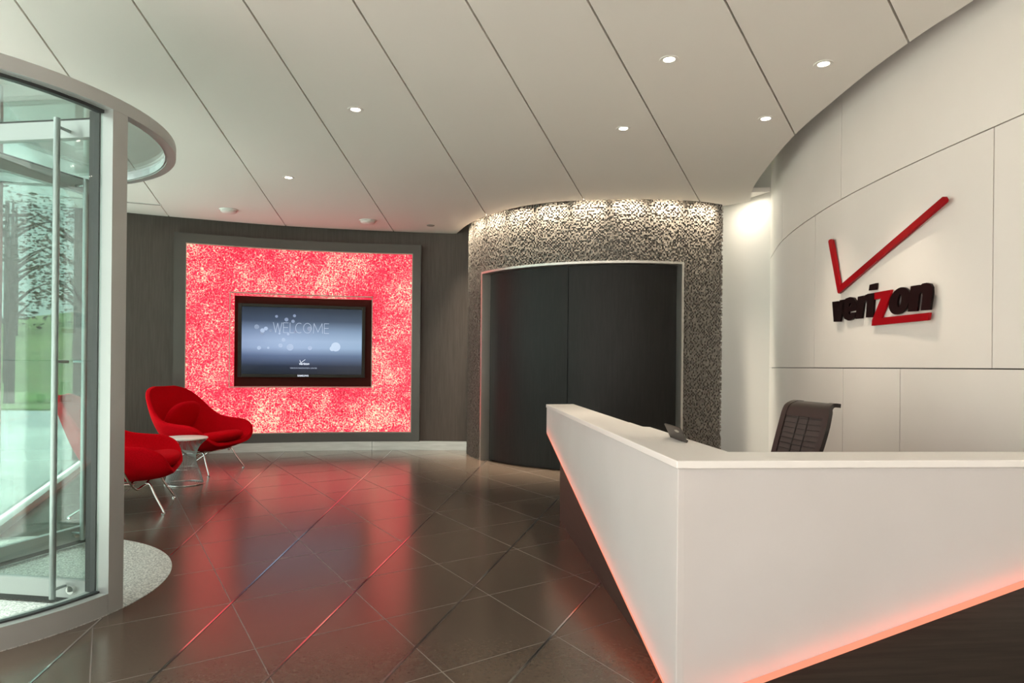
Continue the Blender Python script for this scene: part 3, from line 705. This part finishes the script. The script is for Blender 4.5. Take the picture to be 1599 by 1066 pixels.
smooth_by_angle(bs.build('star_base', M['black_plastic'], tcx))
for k in range(5):
    a = 2 * PI * k / 5; c, s_ = math.cos(a), math.sin(a)
    MB().tube([(.30 * c - .02 * s_, .30 * s_ + .02 * c, .028), (.30 * c + .02 * s_, .30 * s_ - .02 * c, .028)], .028, 14).build('caster', M['black_plastic'], tcx)

# ------------------------------------------------------------------ red lounge chairs
def lounge_chair(label, loc, rz):
    t = thing('lounge_chair', label, 'armchair', loc, rz, 'red lounge chairs')
    cen = [(.375, .325), (.30, .285), (.20, .262), (.05, .25), (-.10, .265), (-.22, .34), (-.30, .47), (-.36, .62), (-.41, .77), (-.445, .88), (-.46, .935)]
    rim = [(.38, .27, .335), (.37, .40, .39), (.325, .475, .485), (.22, .50, .545), (.08, .505, .56), (-.08, .50, .585), (-.20, .475, .665), (-.29, .435, .765), (-.365, .375, .85), (-.425, .28, .91), (-.455, .15, .938)]
    rows = list(zip(cen, rim))
    V5 = [[a[0], a[1], b[0], b[1], b[2]] for a, b in rows]
    def interp(t_):
        n = len(V5) - 1; x = t_ * n; i = min(int(x), n - 1); f = x - i
        g = lambda k: V5[max(0, min(n, k))]
        out = []
        for c in range(5):
            p0, p1, p2, p3 = g(i - 1)[c], g(i)[c], g(i + 1)[c], g(i + 2)[c]
            out.append(.5 * (2 * p1 + (p2 - p0) * f + (2 * p0 - 5 * p1 + 4 * p2 - p3) * f * f + (3 * p1 - p0 - 3 * p2 + p3) * f ** 3))
        return out
    NS, NT = 26, 24
    vs = []
    for i in range(NS + 1):
        cx, cz, rx, ry, rz_ = interp(i / NS)
        for j in range(NT + 1):
            th = (j / NT * 2 - 1) * PI / 2
            e_ = 1 - math.cos(th)
            # mostly a bowl, with the rim rolled outward a little
            y = ry * math.sin(th) * (1.0 + 0.05 * e_ ** 6); k = e_ ** 1.15
            vs.append((cx + (rx - cx) * k, y, cz + (rz_ - cz) * k))
    fs = [(i * (NT + 1) + j, i * (NT + 1) + j + 1, (i + 1) * (NT + 1) + j + 1, (i + 1) * (NT + 1) + j) for i in range(NS) for j in range(NT)]
    sh_ = MB().add(vs, fs).build('shell', M['red_fabric'], t, smooth=True)
    so = sh_.modifiers.new('thick', 'SOLIDIFY'); so.thickness = 0.045; so.offset = 0
    sb = sh_.modifiers.new('sub', 'SUBSURF'); sb.levels = 1; sb.render_levels = 2
    def cushion(nm, c, rx, ry, rz2, pitch, power=2.6, bend=0):
        vs = []; fs = []; nu, nv = 36, 16
        sg = lambda v, p: math.copysign(abs(v) ** p, v)
        for i in range(nv + 1):
            ph = -PI / 2 + PI * i / nv
            for j in range(nu):
                a = 2 * PI * j / nu
                x = rx * sg(math.cos(ph), .55) * sg(math.cos(a), 2 / power); y = ry * sg(math.cos(ph), .55) * sg(math.sin(a), 2 / power); z = rz2 * sg(math.sin(ph), .8)
                z += bend * (y / ry) ** 2
                vs.append((x, y, z))
        for i in range(nv):
            for j in range(nu): fs.append((i * nu + j, i * nu + (j + 1) % nu, (i + 1) * nu + (j + 1) % nu, (i + 1) * nu + j))
        rot = Matrix.Rotation(pitch, 3, 'Y')
        vs = [rot @ Vector(p) + Vector(c) for p in vs]
        return MB().add(vs, fs).build(nm, M['red_fabric'], t, smooth=True)
    sc_ = cushion('seat_cushion', (.13, 0, .365), .27, .36, .065, R(-9), 2.8, .015)
    cushion('back_cushion', (-.215, 0, .585), .20, .27, .055, R(-66), 2.5, .02)
    for s_ in (-1, 1):
        lg_ = MB().tube(crs([(.18, s_ * .25, .235), (.21, s_ * .265, .225), (.25, s_ * .29, .14), (.315, s_ * .335, .025), (.318, s_ * .338, .006)], 4), .0085, 10).build('leg', M['chrome'], t, smooth=True)
        MB().lathe([(.0, 0), (.016, 0), (.016, .006), (.008, .012)], (.318, s_ * .338, 0), 14).build('foot', M['chrome'], lg_)
        lg_ = MB().tube(crs([(.10, s_ * .25, .225), (.0, s_ * .27, .225), (-.15, s_ * .30, .13), (-.325, s_ * .335, .02), (-.328, s_ * .336, .006)], 4), .0085, 10).build('leg', M['chrome'], t, smooth=True)
        MB().lathe([(.0, 0), (.016, 0), (.016, .006), (.008, .012)], (-.328, s_ * .336, 0), 14).build('foot', M['chrome'], lg_)
        MB().tube(crs([(.04, s_ * .49, .445), (.05, s_ * .54, .43), (.07, s_ * .53, .36), (.10, s_ * .46, .27), (.13, s_ * .36, .205), (.16, s_ * .28, .215), (.20, s_ * .255, .232)], 5), .0085, 10).build('side_rod', M['chrome'], t, smooth=True)
    MB().tube([(.18, -.25, .233), (.18, .25, .233)], .008, 8).tube([(.06, -.25, .222), (.06, .25, .222)], .008, 8).build('cross_rods', M['chrome'], t, smooth=True)
    return t
lounge_chair('red wool lounge chair beside the revolving door, partly behind its glass', (-3.17, 5.63, 0), R(20))
lounge_chair('red wool lounge chair in front of the glowing panel, seen whole', (-3.455, 7.60, 0), R(-9))

# wire side table
ti = thing('side_table', 'round wire side table with pale top between the two red chairs', 'side table', (-3.24, 6.77, 0))
def wr(z):   # waist profile
    pts = [(0, .178), (.10, .150), (.22, .105), (.30, .108), (.38, .150), (.455, .212)]
    for (z0, r0), (z1, r1) in zip(pts[:-1], pts[1:]):
        if z0 <= z <= z1: t_ = (z - z0) / (z1 - z0); t_ = t_; return r0 + (r1 - r0) * t_
    return pts[-1][1]
wm = MB()
zz = crs([(.178, .004), (.150, .10), (.112, .21), (.108, .29), (.140, .375), (.212, .448)], 4)
for k in range(92):
    a = 2 * PI * k / 92
    wm.tube([(p.x * math.cos(a), p.x * math.sin(a), p.y) for p in zz], .0013, 4)
wm.build('wire_base', M['steel'], ti, smooth=True)
for nm, rr, z, th in (('base_ring', .178, .005, .005), ('middle_ring', .130, .155, .0025), ('top_ring', .212, .448, .004)):
    MB().tube([(rr * math.cos(2 * PI * k / 48), rr * math.sin(2 * PI * k / 48), z) for k in range(48)], th, 8, True).build(nm, M['chrome'], ti, smooth=True)
smooth_by_angle(MB().lathe([(0, .446), (.205, .446), (.215, .450), (.215, .458), (.210, .462), (0, .462)], n=48).build('table_top', M['table_top'], ti))

# ------------------------------------------------------------------ ceiling fittings
def downlight(x, y, label, power, spot=R(68)):
    t = thing('downlight', label, 'ceiling light', (x, y, ZC), 0, 'recessed ceiling downlights')
    MB().lathe([(.034, -.001), (.036, -.004), (.055, -.004), (.057, 0.0), (.057, .002), (.034, .002)], n=32).build('trim_ring', M['fixture_white'], t, smooth=False)
    MB().lathe([(0, -.001), (.033, -.001), (.033, .003), (0, .003)], n=28).build('lens', M['lens'], t)
    lamp('downlight_lamp', 'SPOT', (x, y, ZC - .02), power, WARM, target=(x, y, 0), spot_size=spot, spot_blend=.8, shadow_soft_size=.05)
    return t
PW = 34
downlight(.93, 4.12, 'lit round downlight above the white desk, near the long ceiling joint', PW)
downlight(1.88, 4.16, 'lit round downlight by the white wall, the one above the logo tick', PW)
downlight(1.87, 5.08, 'lit round downlight by the white wall, next towards the stone drum', PW)
downlight(.85, 5.32, 'lit round downlight in mid-ceiling, in front of the dark drum doors', PW)
downlight(-1.16, 4.98, 'lit round downlight over the open floor, between desk and revolving door', PW)
downlight(-2.25, 6.82, 'lit round downlight closest to the glowing red panel', PW * .7)
for x, y, lab in ((-3.45, 8.27, 'white disc smoke detector above the red panel, the one nearer the revolving door'), (-1.88, 8.81, 'white disc smoke detector above the red panel, the one nearer the stone drum')):
    t = thing('smoke_detector', lab, 'smoke detector', (x, y, ZC), 0, 'ceiling smoke detectors')
    smooth_by_angle(MB().lathe([(0, -.045), (.075, -.042), (.092, -.028), (.092, -.012)], n=32).build('cover', M['fixture_white'], t))
    smooth_by_angle(MB().lathe([(0, -.012), (.105, -.012), (.110, -.004), (.110, .001)], n=32).build('base_plate', M['fixture_white'], t))
t = thing('sprinkler_cover', 'small flat round sprinkler cover on the ceiling near the stone drum', 'sprinkler', (-1.10, 9.07, ZC))
MB().lathe([(0, -.010), (.050, -.010), (.052, -.006), (.052, .001)], n=28).build('cover_plate', M['vent_dark'], t)
t = thing('ceiling_vent', 'narrow linear air vent slot in the ceiling by the dark wall', 'air vent', (-4.62, 7.88, ZC), math.atan2(.14, .37))
MB().box((0, 0, -.003), (1.0, .055, .006)).build('frame', M['fixture_white'], t)
MB().box((0, .012, -.0045), (.97, .012, .006)).box((0, -.012, -.0045), (.97, .012, .006)).build('slot', M['vent_dark'], t)
# cove lamps washing the stone drum and the recess beside it (in the slot behind the ceiling edge)
for k in range(9):
    a = -168 + k * 12.5
    x, y = DC[0] + 2.055 * math.cos(R(a)), DC[1] + 2.055 * math.sin(R(a))
    o = lamp('cove_lamp', 'AREA', (x, y, 3.13), 4.7, WARM, shape='RECTANGLE', size=.40, size_y=.03, spread=R(55))
    o.rotation_euler = (0, 0, R(a) + PI / 2)
lamp('recess_lamp', 'AREA', (2.56, 8.02, 3.17), 2.1, (1.0, .91, .76), target=(2.74, 8.25, 0), shape='RECTANGLE', size=.55, size_y=.10)

# ------------------------------------------------------------------ outside
def gplane(nm, poly, z0, z1, m): return struct(MB().prism(poly, z0, z1).build(nm, m))
gplane('ground_pavement', [(-34, -14), (g1.x, -14), (g1.x, g1.y), (g0.x, g0.y), (-5.6, 12.5), (-34, 12.5)], -.14, -.02, M['pave'])
gplane('ground_road', [(-60, 12.5), (2, 12.5), (2, 17), (-60, 17)], -.14, -.03, M['road'])
gplane('ground_lawn', [(-70, 17), (8, 17), (8, 26), (-70, 26)], -.14, .02, M['grass'])
hl = MB(); N1, N2 = 30, 10
for i in range(N1 + 1):
    x = -75 + 85 * i / N1
    for j in range(N2 + 1):
        y = 25.5 + 22 * j / N2; f = j / N2; z = (3.1 + 1.8 * math.sin(x * .11 + 4.2)) * (3 * f * f - 2 * f ** 3) if f < 1 else 0
        hl.v.append((x, y, z + .01))
for i in range(N1):
    for j in range(N2): a = i * (N2 + 1) + j; hl.f.append((a, a + N2 + 1, a + N2 + 2, a + 1))
struct(hl.build('ground_hill', M['hill'], smooth=True))
def tree(label, x, y, z, h, cr, seed):
    rnd = random.Random(seed); t = thing('tree', label, 'tree', (x, y, z), 0, 'trees beyond the road')
    tr = MB(); tr.tube([(0, 0, -.2), (.05, .02, h * .4), (0.02, .08, h * .92)], [h * .022, h * .016, h * .004], 8)
    tips = []
    for k in range(11):
        a = rnd.uniform(0, 2 * PI); z0 = h * rnd.uniform(.32, .8); l = cr * rnd.uniform(.5, 1.0)
        e_ = Vector((l * math.cos(a), l * math.sin(a), z0 + l * rnd.uniform(.3, .8)))
        tr.tube([(0, 0, z0), tuple(Vector((0, 0, z0)).lerp(e_, .5) + Vector((0, 0, .1))), tuple(e_)], [h * .009, h * .006, h * .002], 6); tips.append(e_)
    tr.build('trunk', M['bark'], t, smooth=True)
    lv = MB()
    for e_ in tips + [Vector((0, 0, h * .9)), Vector((0, 0, h * .75))]:
        for k in range(75):
            d = Vector((rnd.gauss(0, 1), rnd.gauss(0, 1), rnd.gauss(0, .8))) * cr * .27
            c = e_ + d; s_ = rnd.uniform(.05, .11)
            q = Matrix.Rotation(rnd.uniform(0, 6.3), 3, 'Z') @ Matrix.Rotation(rnd.uniform(0, 3.1), 3, 'X')
            lv.add([c + q @ Vector(p) * s_ for p in ((-1, 0, 0), (0, -.5, .1), (1, 0, 0), (0, .5, .1))], [(0, 1, 2, 3)])
    o = lv.build('foliage', M['leaf'], t); o['kind'] = 'stuff'
tree('broad leafy tree beyond the road, seen through the door glass at the frame edge', -14.0, 19.0, 0, 6.2, 1.7, 3)
tree('slender open tree beyond the road, seen through the glass between the pull bars', -15.6, 24.8, 0, 7.8, 1.7, 5)
tree('tall tree on the slope, seen through the door glass behind the nearer pull bar', -21.2, 33.2, 1.3, 8.4, 2.4, 8)
tree('bushy tree high on the slope, behind the broad leafy tree and the utility pole', -27.0, 37.0, 2.2, 8.0, 2.6, 12)
pl_ = thing('utility_pole', 'wooden utility pole with crossarm and wires beyond the lawn', 'utility pole', (-21.2, 28.6, 0.3))
MB().tube([(0, 0, -.3), (0, 0, 7.6)], [.12, .08], 10).build('pole', M['bark'], pl_, smooth=True)
MB().box((0, 0, 7.0), (1.7, .09, .11)).build('crossarm', M['bark'], pl_)
wi = MB()
for dx in (-.75, 0, .75): wi.tube([(dx - 14, 0, 6.9), (dx - 7, 0, 6.6), (dx, 0, 7.07)], .018, 4)
wi.build('wires', M['black_plastic'], pl_)
